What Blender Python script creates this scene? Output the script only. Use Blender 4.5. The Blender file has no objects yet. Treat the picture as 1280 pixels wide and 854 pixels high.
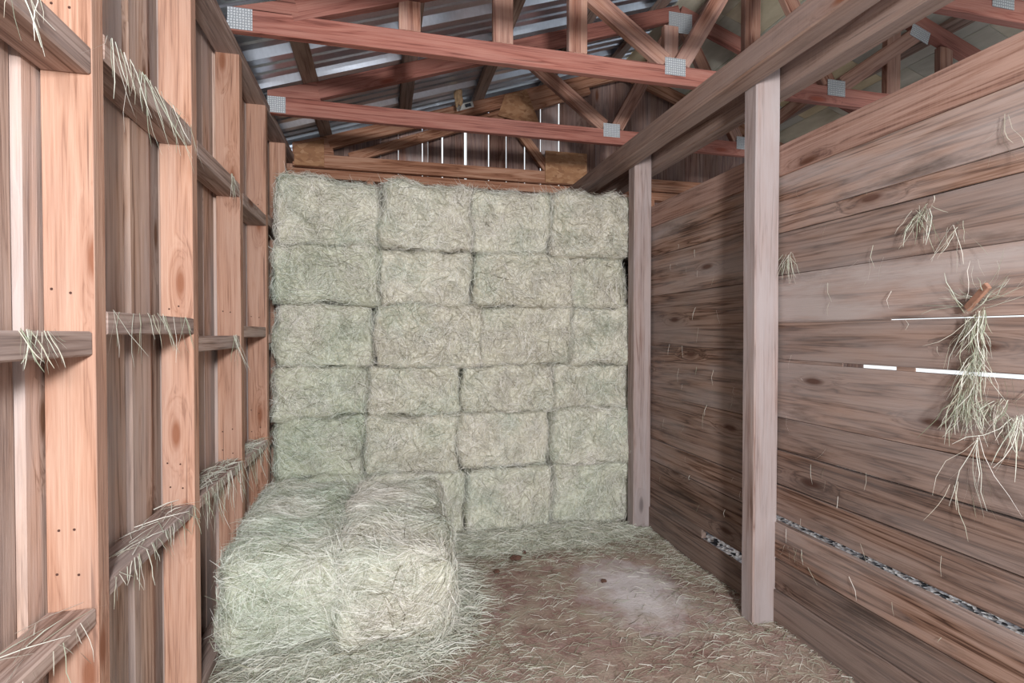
import bpy, math, random
import numpy as np
from mathutils import Vector, Matrix, noise

random.seed(7)
rng = np.random.default_rng(11)
SC = bpy.context.scene
COL = SC.collection
R = random.uniform

# ------------------------------------------------------------------ nodes
class NT:
    def __init__(s, mat):
        mat.use_nodes = True
        s.t = mat.node_tree
        s.t.nodes.clear()
    def n(s, typ, **kw):
        nd = s.t.nodes.new(typ)
        for k, v in kw.items():
            setattr(nd, k, v)
        return nd
    def l(s, a, b):
        s.t.links.new(a, b)
    def math(s, op, a, b=None, c=None, clamp=False):
        nd = s.n('ShaderNodeMath', operation=op, use_clamp=clamp)
        for i, v in enumerate((a, b, c)):
            if v is None: continue
            if isinstance(v, (int, float)): nd.inputs[i].default_value = v
            else: s.l(v, nd.inputs[i])
        return nd.outputs[0]
    def ramp(s, fac, stops, interp='LINEAR'):
        nd = s.n('ShaderNodeValToRGB')
        nd.color_ramp.interpolation = interp
        e = nd.color_ramp.elements
        while len(e) < len(stops): e.new(0.5)
        for el, (p, c) in zip(e, stops):
            el.position = p
            el.color = (*c, 1) if not isinstance(c, (int, float)) else (c, c, c, 1)
        s.l(fac, nd.inputs[0])
        return nd.outputs[0]
    def mix(s, fac, a, b, blend='MIX'):
        nd = s.n('ShaderNodeMix', data_type='RGBA', blend_type=blend)
        for sock, v in ((nd.inputs[0], fac), (nd.inputs[6], a), (nd.inputs[7], b)):
            if isinstance(v, (int, float)): sock.default_value = v
            elif isinstance(v, tuple): sock.default_value = (*v, 1)
            else: s.l(v, sock)
        return nd.outputs[2]
    def noise(s, vec, scale, detail=4, rough=.55, dist=0):
        nd = s.n('ShaderNodeTexNoise')
        nd.inputs['Scale'].default_value = scale
        nd.inputs['Detail'].default_value = detail
        nd.inputs['Roughness'].default_value = rough
        nd.inputs['Distortion'].default_value = dist
        if vec is not None: s.l(vec, nd.inputs['Vector'])
        return nd.outputs[0]
    def mapped(s, vec, scale):
        nd = s.n('ShaderNodeMapping')
        nd.inputs['Scale'].default_value = scale
        s.l(vec, nd.inputs['Vector'])
        return nd.outputs[0]
    def uv(s):
        return s.n('ShaderNodeUVMap', uv_map='UVMap').outputs[0]
    def attr(s, name='tone'):
        return s.n('ShaderNodeAttribute', attribute_name=name).outputs['Fac']
    def out(s, col, rough=.8, bump=None, bstr=.3, bdist=.004, metal=0, spec=.3):
        b = s.n('ShaderNodeBsdfPrincipled')
        o = s.n('ShaderNodeOutputMaterial')
        for sock, v in ((b.inputs['Base Color'], col), (b.inputs['Roughness'], rough)):
            if isinstance(v, (int, float)): sock.default_value = v
            elif isinstance(v, tuple): sock.default_value = (*v, 1)
            else: s.l(v, sock)
        b.inputs['Metallic'].default_value = metal
        b.inputs['Specular IOR Level'].default_value = spec
        if bump is not None:
            bm = s.n('ShaderNodeBump')
            bm.inputs['Strength'].default_value = bstr
            bm.inputs['Distance'].default_value = bdist
            s.l(bump, bm.inputs['Height'])
            s.l(bm.outputs[0], b.inputs['Normal'])
        s.l(b.outputs[0], o.inputs[0])
        return b

def wood(name, dark, mid, light, grey=None, grey_amt=.4, knot=(.16, .06, .03), knots=1.0, stain=0.0, saw=0.0, rough=.8, contrast=1.0):
    """boards carry their own UVs: u along the grain in metres, v across it"""
    m = bpy.data.materials.new(name)
    t = NT(m)
    uv = t.uv()
    tone = t.attr()
    # knots
    kv = t.mapped(uv, (2.0, 7.0, 1))
    vo = t.n('ShaderNodeTexVoronoi', voronoi_dimensions='2D')
    vo.inputs['Scale'].default_value = 1.0
    vo.inputs['Randomness'].default_value = .9
    t.l(kv, vo.inputs['Vector'])
    sep = t.n('ShaderNodeSeparateColor')
    t.l(vo.outputs['Color'], sep.inputs[0])
    pick = t.math('GREATER_THAN', sep.outputs[0], 1 - .42 * knots)
    kd = vo.outputs['Distance']
    near = t.math('MULTIPLY', t.math('SUBTRACT', 1, t.math('MULTIPLY', kd, 2.8), clamp=True), pick)   # halo
    core = t.math('MULTIPLY', t.math('MULTIPLY', t.math('SUBTRACT', .13, kd), 14, clamp=True), pick)
    # grain, bent round the knots
    comb = t.n('ShaderNodeCombineXYZ')
    sp = t.n('ShaderNodeSeparateXYZ'); t.l(uv, sp.inputs[0])
    t.l(t.math('MULTIPLY', sp.outputs[0], .9), comb.inputs[0])
    t.l(t.math('MULTIPLY', sp.outputs[1], 20), comb.inputs[1])
    t.l(t.math('MULTIPLY', near, 1.6), comb.inputs[2])
    g1 = t.noise(comb.outputs[0], 1.0, 3, .5, .6)
    wv = t.math('FRACT', t.math('MULTIPLY', g1, 5.0))
    wv = t.math('ABSOLUTE', t.math('SUBTRACT', wv, .5))
    fib = t.noise(t.mapped(uv, (5, 190, 1)), 1.0, 3, .6)
    patchy = t.noise(t.mapped(uv, (1.1, 4, 1)), 1.0, 4, .6)
    lines = t.math('POWER', t.math('MULTIPLY', wv, 2.0), .6)
    grain = t.math('ADD', t.math('MULTIPLY', g1, .30), t.math('ADD', t.math('MULTIPLY', lines, .26 * contrast), t.math('MULTIPLY', fib, .42)))
    grain = t.math('ADD', grain, t.math('MULTIPLY', patchy, .30))
    grain = t.math('SUBTRACT', grain, .10 + .13 * contrast)
    c = t.ramp(grain, [(.26, tuple(x * .8 for x in dark)), (.40, mid), (.58, light)])
    # drying checks: thin dark cracks along the grain
    crk = t.noise(t.mapped(uv, (1.3, 46, 1)), 1.0, 3, .5)
    crf = t.math('MULTIPLY', t.ramp(crk, [(.30, 1.0), (.345, 0.0)]), .75)
    c = t.mix(crf, c, tuple(x * .45 for x in dark))
    if grey:
        gn = t.noise(t.mapped(uv, (.9, 5, 1)), 1.0, 5, .6)
        gf = t.math('MULTIPLY', t.ramp(gn, [(.38, 0.0), (.62, 1.0)]), grey_amt)
        gf = t.math('MULTIPLY', gf, t.math('ADD', .35, tone), clamp=True)
        c = t.mix(gf, c, grey)
    if stain:
        sn = t.noise(t.mapped(uv, (1.6, 6, 1)), 1.0, 6, .65)
        sf = t.math('MULTIPLY', t.ramp(sn, [(.55, 0.0), (.72, 1.0)]), stain)
        c = t.mix(sf, c, (.045, .03, .024))
    if saw:
        ss = t.noise(t.mapped(uv, (150, 3, 1)), 1.0, 2, .5)
        c = t.mix(t.math('MULTIPLY', t.ramp(ss, [(.4, 0.0), (.65, 1.0)]), saw), c, light)
    c = t.mix(t.math('MULTIPLY', near, .30), c, knot)
    c = t.mix(t.math('MULTIPLY', core, .85), c, knot)
    hs = t.n('ShaderNodeHueSaturation')
    t.l(c, hs.inputs['Color'])
    t.l(t.math('ADD', .62, t.math('MULTIPLY', tone, .76)), hs.inputs['Value'])
    hgt = t.math('ADD', t.math('MULTIPLY', fib, .6), t.math('MULTIPLY', grain, .6))
    t.out(hs.outputs[0], rough, hgt, .45, .004, spec=.25)
    return m

M = {}
M['stud'] = wood('fresh_pine', (.26, .125, .078), (.42, .232, .158), (.52, .33, .245), grey=(.35, .25, .215), grey_amt=.4, knot=(.22, .085, .045), knots=1.4, contrast=.6)
M['siding'] = wood('board_siding', (.28, .16, .11), (.50, .335, .255), (.63, .465, .385), grey=(.45, .395, .385), grey_amt=.85, knot=(.16, .07, .035), knots=.7, stain=.25, contrast=.9)
M['block'] = wood('blocking_wood', (.21, .13, .10), (.33, .225, .185), (.50, .38, .33), grey=(.42, .36, .35), grey_amt=.7, knots=.2, stain=.25)
M['plank'] = wood('weathered_plank', (.065, .032, .021), (.175, .10, .070), (.295, .195, .152), grey=(.31, .265, .25), grey_amt=.85, knot=(.07, .03, .02), knots=.6, stain=.75, contrast=1.2)
M['cap'] = wood('reddish_rough_board', (.12, .055, .04), (.245, .135, .10), (.35, .225, .18), grey=(.26, .19, .17), grey_amt=.4, knot=(.08, .03, .015), knots=.25, saw=.15)
M['beam'] = wood('old_beam_wood', (.11, .056, .038), (.205, .125, .093), (.30, .21, .17), grey=(.26, .20, .18), grey_amt=.8, knots=.2, stain=.5, saw=.2)
M['post'] = wood('grey_post_wood', (.13, .072, .053), (.24, .168, .148), (.33, .26, .24), grey=(.31, .27, .268), grey_amt=.9, knot=(.12, .10, .10), knots=.25, stain=.2)
M['truss'] = wood('pink_truss_pine', (.15, .045, .034), (.265, .10, .077), (.35, .165, .13), grey=(.23, .13, .115), grey_amt=.3, knot=(.20, .05, .03), knots=.35, contrast=.7)
M['web'] = wood('web_pine', (.15, .055, .036), (.25, .12, .083), (.35, .205, .15), grey=(.42, .31, .28), grey_amt=.5, knot=(.16, .05, .03), knots=.4)
M['purlin'] = wood('dark_purlin', (.11, .065, .045), (.21, .14, .11), (.31, .23, .19), grey=(.26, .23, .22), grey_amt=.6, knots=.2)
M['gable'] = wood('gable_boards', (.13, .055, .04), (.25, .13, .10), (.36, .22, .17), grey=(.38, .345, .35), grey_amt=.6, knots=.4, stain=.4)
M['rim'] = wood('rim_wood', (.19, .075, .04), (.32, .15, .09), (.44, .25, .17), knots=.3)

def mat_osb():
    m = bpy.data.materials.new('osb_gusset'); t = NT(m)
    uv = t.uv()
    v = t.n('ShaderNodeTexVoronoi'); v.inputs['Scale'].default_value = 26
    t.l(t.mapped(uv, (1, 1.8, 1)), v.inputs['Vector'])
    n = t.noise(uv, 40, 4)
    c = t.ramp(v.outputs['Color'], [(.0, (.26, .12, .06)), (.5, (.42, .22, .11)), (1, (.55, .33, .19))])
    c = t.mix(t.math('MULTIPLY', n, .5), c, (.25, .12, .07))
    t.out(c, .75, v.outputs['Distance'], .3)
    return m
M['osb'] = mat_osb()

def mat_plate():
    m = bpy.data.materials.new('galvanised_plate'); t = NT(m)
    uv = t.uv()
    v = t.n('ShaderNodeTexVoronoi', feature='DISTANCE_TO_EDGE'); v.inputs['Scale'].default_value = 85
    v.inputs['Randomness'].default_value = .25
    t.l(t.mapped(uv, (1, 1.0, 1)), v.inputs['Vector'])
    c = t.ramp(v.outputs['Distance'], [(.0, (.22, .24, .26)), (.12, (.36, .39, .42)), (.3, (.60, .63, .66))])
    t.out(c, .5, v.outputs['Distance'], .6, .003, metal=.35)
    return m
M['plate'] = mat_plate()

def mat_metal():
    m = bpy.data.materials.new('corrugated_metal'); t = NT(m)
    uv = t.uv()
    n = t.noise(t.mapped(uv, (1.2, 3, 1)), 1.0, 5, .6)
    sp = t.noise(uv, 60, 3)
    f = t.math('ADD', t.math('MULTIPLY', n, .8), t.math('MULTIPLY', sp, .25))
    c = t.ramp(f, [(.35, (.42, .48, .56)), (.7, (.68, .76, .87))])
    t.out(c, .30, None, metal=.85, spec=.5)
    return m
M['metal'] = mat_metal()

def mat_sheath():
    m = bpy.data.materials.new('dusty_roof_sheathing'); t = NT(m)
    uv = t.uv(); tone = t.attr()
    n = t.noise(t.mapped(uv, (2, 6, 1)), 1.0, 5, .6)
    a = t.ramp(n, [(.3, (.42, .34, .20)), (.7, (.72, .64, .44))])
    b = t.ramp(n, [(.3, (.27, .29, .26)), (.7, (.52, .53, .49))])
    t.out(t.mix(tone, a, b), .7)
    return m
M['sheath'] = mat_sheath()

HAY_STOPS = [(0, (.12, .10, .07)), (.25, (.36, .33, .25)), (.45, (.61, .585, .50)), (.62, (.76, .735, .67)), (.8, (.87, .845, .79)), (1, (.95, .93, .89))]
def mat_hay(name, body=False):
    m = bpy.data.materials.new(name); t = NT(m)
    tone = t.attr()
    if body:
        geo = t.n('ShaderNodeNewGeometry')
        n = t.noise(t.mapped(geo.outputs['Position'], (70, 70, 38)), 1.0, 4, .65)
        tone = t.math('ADD', t.math('MULTIPLY', tone, .6), t.math('MULTIPLY', t.math('SUBTRACT', n, .3), .8))
    g = t.n('ShaderNodeAttribute', attribute_name='green').outputs['Fac']
    c = t.ramp(tone, HAY_STOPS)
    gcol = t.ramp(tone, [(0, (.10, .13, .08)), (.35, (.36, .43, .31)), (.7, (.64, .72, .62)), (1, (.84, .90, .83))])
    c = t.mix(g, c, gcol)
    d = t.n('ShaderNodeBsdfDiffuse'); t.l(c, d.inputs[0])
    tr = t.n('ShaderNodeBsdfTranslucent'); t.l(c, tr.inputs[0])
    mx = t.n('ShaderNodeMixShader'); mx.inputs[0].default_value = .0 if body else .28
    t.l(d.outputs[0], mx.inputs[1]); t.l(tr.outputs[0], mx.inputs[2])
    o = t.n('ShaderNodeOutputMaterial'); t.l(mx.outputs[0], o.inputs[0])
    return m
M['hay'] = mat_hay('hay_strands')
M['haybody'] = mat_hay('hay_body', True)

def mat_dirt():
    m = bpy.data.materials.new('reddish_dirt'); t = NT(m)
    geo = t.n('ShaderNodeNewGeometry'); P = geo.outputs['Position']
    n1 = t.noise(P, 2.2, 6, .6); n2 = t.noise(P, 14, 6, .65); n3 = t.noise(P, 90, 4, .6)
    f = t.math('ADD', t.math('MULTIPLY', n1, .5), t.math('ADD', t.math('MULTIPLY', n2, .35), t.math('MULTIPLY', n3, .25)))
    c = t.ramp(f, [(.36, (.13, .072, .057)), (.52, (.26, .165, .140)), (.68, (.38, .275, .245))])
    # chaff dust ground into the dirt
    ch = t.noise(P, 5.5, 8, .7)
    c = t.mix(t.math('MULTIPLY', t.ramp(ch, [(.42, 0.0), (.58, 1.0)]), .65), c, (.40, .345, .27))
    # spilt lime
    sx = t.n('ShaderNodeSeparateXYZ'); t.l(P, sx.inputs[0])
    dx = t.math('DIVIDE', t.math('SUBTRACT', sx.outputs[0], 1.24), .30)
    dy = t.math('DIVIDE', t.math('SUBTRACT', sx.outputs[1], 2.46), .44)
    r = t.math('SQRT', t.math('ADD', t.math('MULTIPLY', dx, dx), t.math('MULTIPLY', dy, dy)))
    r = t.math('ADD', r, t.math('MULTIPLY', t.math('SUBTRACT', t.noise(P, 7, 8, .7), .5), 1.9))
    lf = t.ramp(r, [(.35, 1.0), (1.05, 0.0)])
    c = t.mix(t.math('MULTIPLY', lf, .8), c, (.66, .62, .63))
    t.out(c, .95, f, .9, .02, spec=.1)
    return m
M['dirt'] = mat_dirt()

def mat_gravel():
    m = bpy.data.materials.new('speckled_gravel'); t = NT(m)
    geo = t.n('ShaderNodeNewGeometry')
    v = t.n('ShaderNodeTexVoronoi'); v.inputs['Scale'].default_value = 42
    t.l(geo.outputs['Position'], v.inputs['Vector'])
    c = t.ramp(v.outputs['Color'], [(.30, (.02, .022, .03)), (.42, (.4, .4, .45)), (.6, (.95, .93, .95))])
    t.out(c, .8, v.outputs['Distance'], .8, .02)
    return m
M['gravel'] = mat_gravel()

def mat_plain(name, c, rough=.8, metal=0):
    m = bpy.data.materials.new(name); t = NT(m)
    n = t.noise(t.n('ShaderNodeTexCoord').outputs['Object'], 45, 4)
    cc = t.ramp(n, [(.3, tuple(x * .75 for x in c)), (.7, tuple(min(1, x * 1.15) for x in c))])
    t.out(cc, rough, n, .3, metal=metal)
    return m
M['nail'] = mat_plain('rusty_nail', (.10, .05, .04), .6, .3)
M['paper'] = mat_plain('white_tag', (.75, .75, .72))
M['ink'] = mat_plain('dark_ink', (.06, .07, .09))
M['nest'] = mat_plain('dry_mud', (.40, .27, .16))
M['clod'] = mat_plain('dark_clod', (.10, .05, .035))
M['bark'] = mat_plain('reddish_splinter', (.33, .18, .125))

# ------------------------------------------------------------------ mesh helpers
class MB:
    def __init__(s):
        s.v = []; s.f = []; s.uv = []; s.tone = []; s.mi = []
    def face(s, idx, uvs, tone, mi=0):
        s.f.append(idx); s.uv.append(uvs); s.tone.append(tone); s.mi.append(mi)
    def board(s, a, b, w, t, side, tone=None, seg=.25, jit=0.0, mi=0):
        """a timber from a to b (centre line); w along 'side', t along the third axis"""
        a = Vector(a); b = Vector(b); d = b - a; L = d.length; d.normalize()
        side = Vector(side); side = (side - d * side.dot(d)).normalized(); nrm = d.cross(side)
        n = max(1, int(L / seg)) if jit else 1
        su, sv = R(0, 60), R(0, 60)
        tone = R(.2, .8) if tone is None else tone
        base = len(s.v)
        ph = R(0, 100)
        for i in range(n + 1):
            k = i / n
            c = a.lerp(b, k)
            if jit:
                e = [noise.noise(Vector((ph + k * L * 1.7, 3.1 * q, 0))) * jit for q in range(4)]
            else: e = [0] * 4
            for sx, sy, q in ((-1, -1, 0), (1, -1, 1), (1, 1, 1), (-1, 1, 0)):
                s.v.append(c + side * (sx * w / 2 + e[q]) + nrm * (sy * t / 2 + e[2] * .35))
        wid = (w, t, w, t); off = (0, w + 1.3, w + t + 2.1, 2 * w + t + 3.7)
        for i in range(n):
            u0, u1 = su + L * i / n, su + L * (i + 1) / n
            for q in range(4):
                i0 = base + i * 4 + q; i1 = base + i * 4 + (q + 1) % 4
                v0 = sv + off[q]; v1 = v0 + wid[q]
                s.face([i0, i1, i1 + 4, i0 + 4], [(u0, v0), (u0, v1), (u1, v1), (u1, v0)], tone, mi)
        for i, flip in ((0, True), (n, False)):
            ids = [base + i * 4 + q for q in range(4)]
            u = [(su, sv), (su + .02, sv + w), (su + .02 , sv + w + t), (su, sv + t)]
            if flip: ids = ids[::-1]
            s.face(ids, u, tone * .9, mi)
    def box(s, lo, hi, axis=None, **k):
        lo = Vector(lo); hi = Vector(hi); c = (lo + hi) / 2; e = hi - lo
        if axis is None: axis = max(range(3), key=lambda i: e[i])
        a = c.copy(); b = c.copy(); a[axis] = lo[axis]; b[axis] = hi[axis]
        o = (axis + 1) % 3; side = Vector((0, 0, 0)); side[o] = 1
        s.board(a, b, e[o], e[(axis + 2) % 3], side, **k)
    def build(s, name, mats, parent=None, bevel=.003, smooth=False):
        me = bpy.data.meshes.new(name)
        me.from_pydata([tuple(v) for v in s.v], [], s.f)
        if not isinstance(mats, (list, tuple)): mats = [mats]
        for m in mats: me.materials.append(m)
        ul = me.uv_layers.new(name='UVMap')
        ul.data.foreach_set('uv', np.array([c for u in s.uv for p in u for c in p], dtype=np.float32))
        at = me.attributes.new('tone', 'FLOAT', 'FACE')
        at.data.foreach_set('value', np.array(s.tone, dtype=np.float32))
        me.polygons.foreach_set('material_index', np.array(s.mi, dtype=np.int32))
        if smooth: me.polygons.foreach_set('use_smooth', [True] * len(s.f))
        o = bpy.data.objects.new(name, me); COL.objects.link(o)
        if parent is not None: attach(o, parent)
        if bevel:
            bv = o.modifiers.new('edge_wear', 'BEVEL'); bv.width = bevel; bv.segments = 1; bv.limit_method = 'ANGLE'
        return o

def attach(o, parent):
    o.parent = parent
    o.matrix_parent_inverse = Matrix.Translation(-parent.location)

def tag(o, label=None, cat=None, group=None, kind=None):
    if label: o['label'] = label
    if cat: o['category'] = cat
    if group: o['group'] = group
    if kind: o['kind'] = kind
    return o

def empty(name, loc):
    o = bpy.data.objects.new(name, None); COL.objects.link(o); o.location = loc
    o.empty_display_size = .1
    return o

def set_origin(o, p):
    """move the object's origin to p without moving its mesh"""
    p = Vector(p)
    o.data.transform(Matrix.Translation(-p)); o.location = p

# ------------------------------------------------------------------ measures (metres; camera stands at x=0 y=0)
XL = -.64            # front of the left wall's studs
XS = -.742           # face of the left siding behind them
XR = 1.735           # face of the right plank wall
YB = 4.35            # gable siding at the back
Y0 = -.55            # open end of the barn, behind the camera
EAVE = 2.705; PITCH = 1 / 3; RIDGE_X = 2.02
def top_z(x):        # upper edge of the truss top chords
    return EAVE + PITCH * ((x if x < RIDGE_X else 2 * RIDGE_X - x) + .654)

# ------------------------------------------------------------------ floor
def grid_mesh(name, x0, x1, y0, y1, nx, ny, zf, mat):
    vs = []; fs = []
    for j in range(ny + 1):
        for i in range(nx + 1):
            x = x0 + (x1 - x0) * i / nx; y = y0 + (y1 - y0) * j / ny
            vs.append((x, y, zf(x, y)))
    for j in range(ny):
        for i in range(nx):
            a = j * (nx + 1) + i
            fs.append((a, a + 1, a + nx + 2, a + nx + 1))
    me = bpy.data.meshes.new(name); me.from_pydata(vs, [], fs); me.materials.append(mat)
    me.polygons.foreach_set('use_smooth', [True] * len(fs))
    o = bpy.data.objects.new(name, me); COL.objects.link(o)
    return o
def floor_z(x, y):
    return .012 * noise.noise(Vector((x * 1.7, y * 1.7, 0))) + .006 * noise.noise(Vector((x * 7, y * 7, 3))) - .006
fl = grid_mesh('floor', -1.0, XR + .03, -1.2, YB + .1, 90, 180, floor_z, M['dirt'])
tag(fl, 'reddish dirt floor strewn with hay, with a pale dusty patch', kind='structure')
gb = grid_mesh('floor_gravel', XR + .03, 6.5, -2.5, YB + 3, 30, 40, lambda x, y: -.012, M['gravel'])
tag(gb, 'dark speckled gravel beyond the right plank wall', kind='structure')

# ------------------------------------------------------------------ left wall
wl = empty('wall_left', (XL, 1.8, 0)); tag(wl, 'left stud wall of bare pine with vertical board siding behind', kind='structure')
mb = MB()
y = Y0
while y < YB:
    w = R(.085, .17)
    y1 = min(y + w, YB)
    off = random.choice((0, .006, .014, .022))
    mb.box((XS - .03 - off, y + .002, 0), (XS - off, y1 - .001, 2.66), axis=2, jit=.0015, tone=R(.1, .72))
    y = y1
mb.box((XS - .075, Y0, 0), (XS - .055, YB, 2.66), axis=2, tone=.2)
mb.build('vertical_siding', M['siding'], wl, .004)
STUDS = [.27, .86, 1.448, 2.09, 2.718, 3.272, 3.882, 4.325]
TH = .050
nb = []
for i, y in enumerate(STUDS):
    mb = MB()
    mb.box((XS + .002, y - TH, .04), (XL, y, 2.578), axis=2, jit=.0015, tone=R(.4, .8))
    if i:
        for zn in (1.965, 1.335, .70, 1.905, .80):
            for xn in (.022, .060):
                c = Vector((XS + xn + R(-.006, .006), y - TH - .001, zn + .06 + R(-.012, .012)))
                mb.box(c - Vector((.0028, .0015, .0028)), c + Vector((.0028, .0015, .0028)), axis=2, mi=1)
    mb.build('stud', [M['stud'], M['nail']], wl, .003)
mb = MB(); mb.box((XS + .002, Y0, 2.578), (XL, YB, 2.622), axis=1, tone=.25); mb.build('top_plate', M['block'], wl, .003)['label'] = 'darker horizontal plate along the top of the studs'
mb = MB(); mb.box((XS + .002, Y0, 0), (XL, YB, .04), axis=1, tone=.2); mb.build('sole_plate', M['block'], wl, .003)
BL = {1: (1.947, 1.305, .672), 2: (2.008, 1.353, .708), 3: (1.988, 1.290, .715), 4: (1.965, 1.336, .70), 5: (1.99, 1.30, .69), 6: (1.97, 1.32, .70), 0: (1.97, 1.33, .70)}
for bay, tops in BL.items():
    ya, yb = STUDS[bay], STUDS[bay + 1] - TH
    for k, z in enumerate(tops):
        th = (.062, .056, .042)[k]
        mb = MB()
        mb.box((XS + .002, ya + .001, z - th), (XL - .001 + R(-.004, .004), yb - .001, z), axis=1, jit=.0015, tone=R(.3, .7))
        mb.build('blocking', M['block'], wl, .004)
    # nail heads where the siding's blocking meets the stud
mb = MB()
for i in (1, 2, 3, 4):
    pass

# ------------------------------------------------------------------ right wall
wr = empty('wall_right', (XR, 1.8, 0)); tag(wr, 'right wall of wide weathered horizontal planks', kind='structure')
mb = MB()
def plank(y0, y1, z0, z1, tone, dx=0.0, jit=.002, th=.03):
    mb.box((XR + dx, y0, z0), (XR + dx + th, y1, z1), axis=1, jit=jit, tone=tone, seg=.2)
YJ = 2.14
right = [(1.822, 2.01, .80, .004), (1.753, 1.820, .72, .003), (1.562, 1.751, .45, .006), (1.352, 1.560, .85, .002), (1.184, 1.347, .50, .004),
         (.922, 1.170, .55, .001), (.778, .920, .30, .000), (.622, .772, .25, -.007), (.480, .616, .35, -.013), (.292, .452, .60, -.024), (.150, .288, .15, -.022), (-.02, .146, .2, -.028)]
for z0, z1, tn, dx in right:
    plank(Y0, YJ, z0, z1, tn, dx, 0 if 1.18 < z0 + .03 < 1.21 or 1.16 < z1 < 1.18 else .002)
left = [(1.808, 2.01, .62, .002), (1.549, 1.806, .55, .004), (1.222, 1.547, .30, .006), (.897, 1.220, .42, .003), (.602, .895, .40, .002),
        (.458, .598, .45, -.005), (.205, .454, .12, -.008), (-.02, .146, .15, -.022)]
for z0, z1, tn, dx in left:
    plank(YJ + .002, YB, z0, z1, tn, dx)
plank(2.62, YB, .148, .204, .12, -.008)
# thin strips that close the 1.17 m and 1.35 m joints nearest the post
plank(1.70, YJ, 1.170, 1.184, .5, .002, 0, .004)
plank(1.41, 1.48, 1.169, 1.185, .5, .002, 0, .004)
plank(1.50, YJ, 1.347, 1.353, .5, .002, 0, .004)
mb.build('planks', M['plank'], wr, .003)
mb = MB(); mb.box((XR - .008, Y0, 2.005), (XR + .032, YB, 2.142), axis=1, jit=.003, tone=.6)
mb.build('cap_board', M['cap'], wr, .004)['label'] = 'reddish rough sawn board along the top of the planks'

# ------------------------------------------------------------------ back gable wall
wb = empty('wall_back', (.5, YB, 0)); tag(wb, 'dark gable end of upright boards with light between them', kind='structure')
mb = MB()
xs = [-1.05, -.80, -.62, -.47, -.30, -.17, -.02, .118, .308, .353, .469, .659, .854, 1.004, 1.164, 1.304, 1.469, 1.62, 1.80, 1.98, 2.15, 2.33, 2.5, 2.68, 2.86, 3.02, 3.2, 3.36, 3.55, 3.7, 3.88, 4.05, 4.2, 4.4, 4.62]
gaps = {.308: .008, .353: .003, .469: .014, .659: .024, .854: .012, 1.004: .010, 1.164: .013, 1.304: .012, 1.469: .016, .118: .004}
def gable_board(x0, x1, z0, tone):
    ps = [(x0, z0), (x1, z0), (x1, top_z(x1) - .005), (x0, top_z(x0) - .005)]
    if x0 < RIDGE_X < x1: ps = ps[:3] + [(RIDGE_X, top_z(RIDGE_X) - .005)] + ps[3:]
    b = len(mb.v); n = len(ps); th = .022; su, sv = R(0, 50), R(0, 50)
    for yy in (YB, YB + th):
        for x, z in ps: mb.v.append(Vector((x, yy, z)))
    u = [(su + z, sv + x) for x, z in ps]
    mb.face(list(range(b, b + n)), u, tone); mb.face(list(range(b + 2 * n - 1, b + n - 1, -1)), u[::-1], tone)
    for i in range(n):
        j = (i + 1) % n
        mb.face([b + j, b + i, b + n + i, b + n + j], [u[j], u[i], (u[i][0], u[i][1] + .02), (u[j][0], u[j][1] + .02)], tone)
for a, b in zip(xs[:-1], xs[1:]):
    ga = gaps.get(a, .0005) / 2; gb_ = gaps.get(b, .0005) / 2
    pale = any(abs(a - q) < .01 for q in (.308, .118, 1.304))
    gable_board(a + ga, b - gb_, 2.42, .98 if pale else R(.0, .45))
mb.build('gable_siding', M['gable'], wb, 0)
mb = MB()
x = -.8
while x < 4.6:
    w = R(.12, .2); mb.box((x, YB, -.02), (x + w - .001, YB + .022, 2.419), axis=2, tone=R(0, .3)); x += w
mb.build('lower_siding', M['gable'], wb, 0)
mb = MB(); mb.box((XS, YB - .092, 2.478), (4.6, YB - .002, 2.545), axis=0, tone=.6, jit=.002); mb.build('wall_plate', M['rim'], wb, .003)
for x in (-.10, .39, 1.29, 1.66, 2.3, 2.9):
    mb = MB(); mb.box((x - .025, YB - .09, 0), (x + .025, YB - .002, 2.478), axis=2, tone=.7); mb.build('stud', M['rim'], wb, .003)

# ------------------------------------------------------------------ roof
cl = empty('ceiling', (RIDGE_X, 1.9, top_z(RIDGE_X))); tag(cl, 'underside of the pitched metal roof', kind='structure')
sl = math.sqrt(1 + PITCH ** 2)
up = Vector((-PITCH / sl, 0, 1 / sl))          # normal of the left slope
mb = MB()
prof = []
P0 = .32
yk = 2.69 - 13 * P0
while yk < YB + .45:
    prof += [(yk - .052, 0), (yk - .024, .050), (yk + .024, .050), (yk + .052, 0),
             (yk + .100, 0), (yk + .110, .008), (yk + .124, .008), (yk + .134, 0),
             (yk + .186, 0), (yk + .196, .008), (yk + .210, .008), (yk + .220, 0)]
    yk += P0
def slope_pt(x, y, h):
    return Vector((x, y, top_z(x) + .040)) + up * h
xa, xb = -1.05, RIDGE_X
for k in range(2):
    for yv, h in prof: mb.v.append(slope_pt((xa, xb)[k], yv, h + .002))
n = len(prof)
for i in range(n - 1):
    mb.face([i, n + i, n + i + 1, i + 1], [(0, prof[i][0]), (3.2, prof[i][0]), (3.2, prof[i + 1][0]), (0, prof[i + 1][0])], .5)
ro = mb.build('metal_roofing', M['metal'], cl, 0)
so = ro.modifiers.new('sheet', 'SOLIDIFY'); so.thickness = .0012; so.offset = 1
ro['label'] = 'grey ribbed metal roofing with bright ribs'
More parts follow.
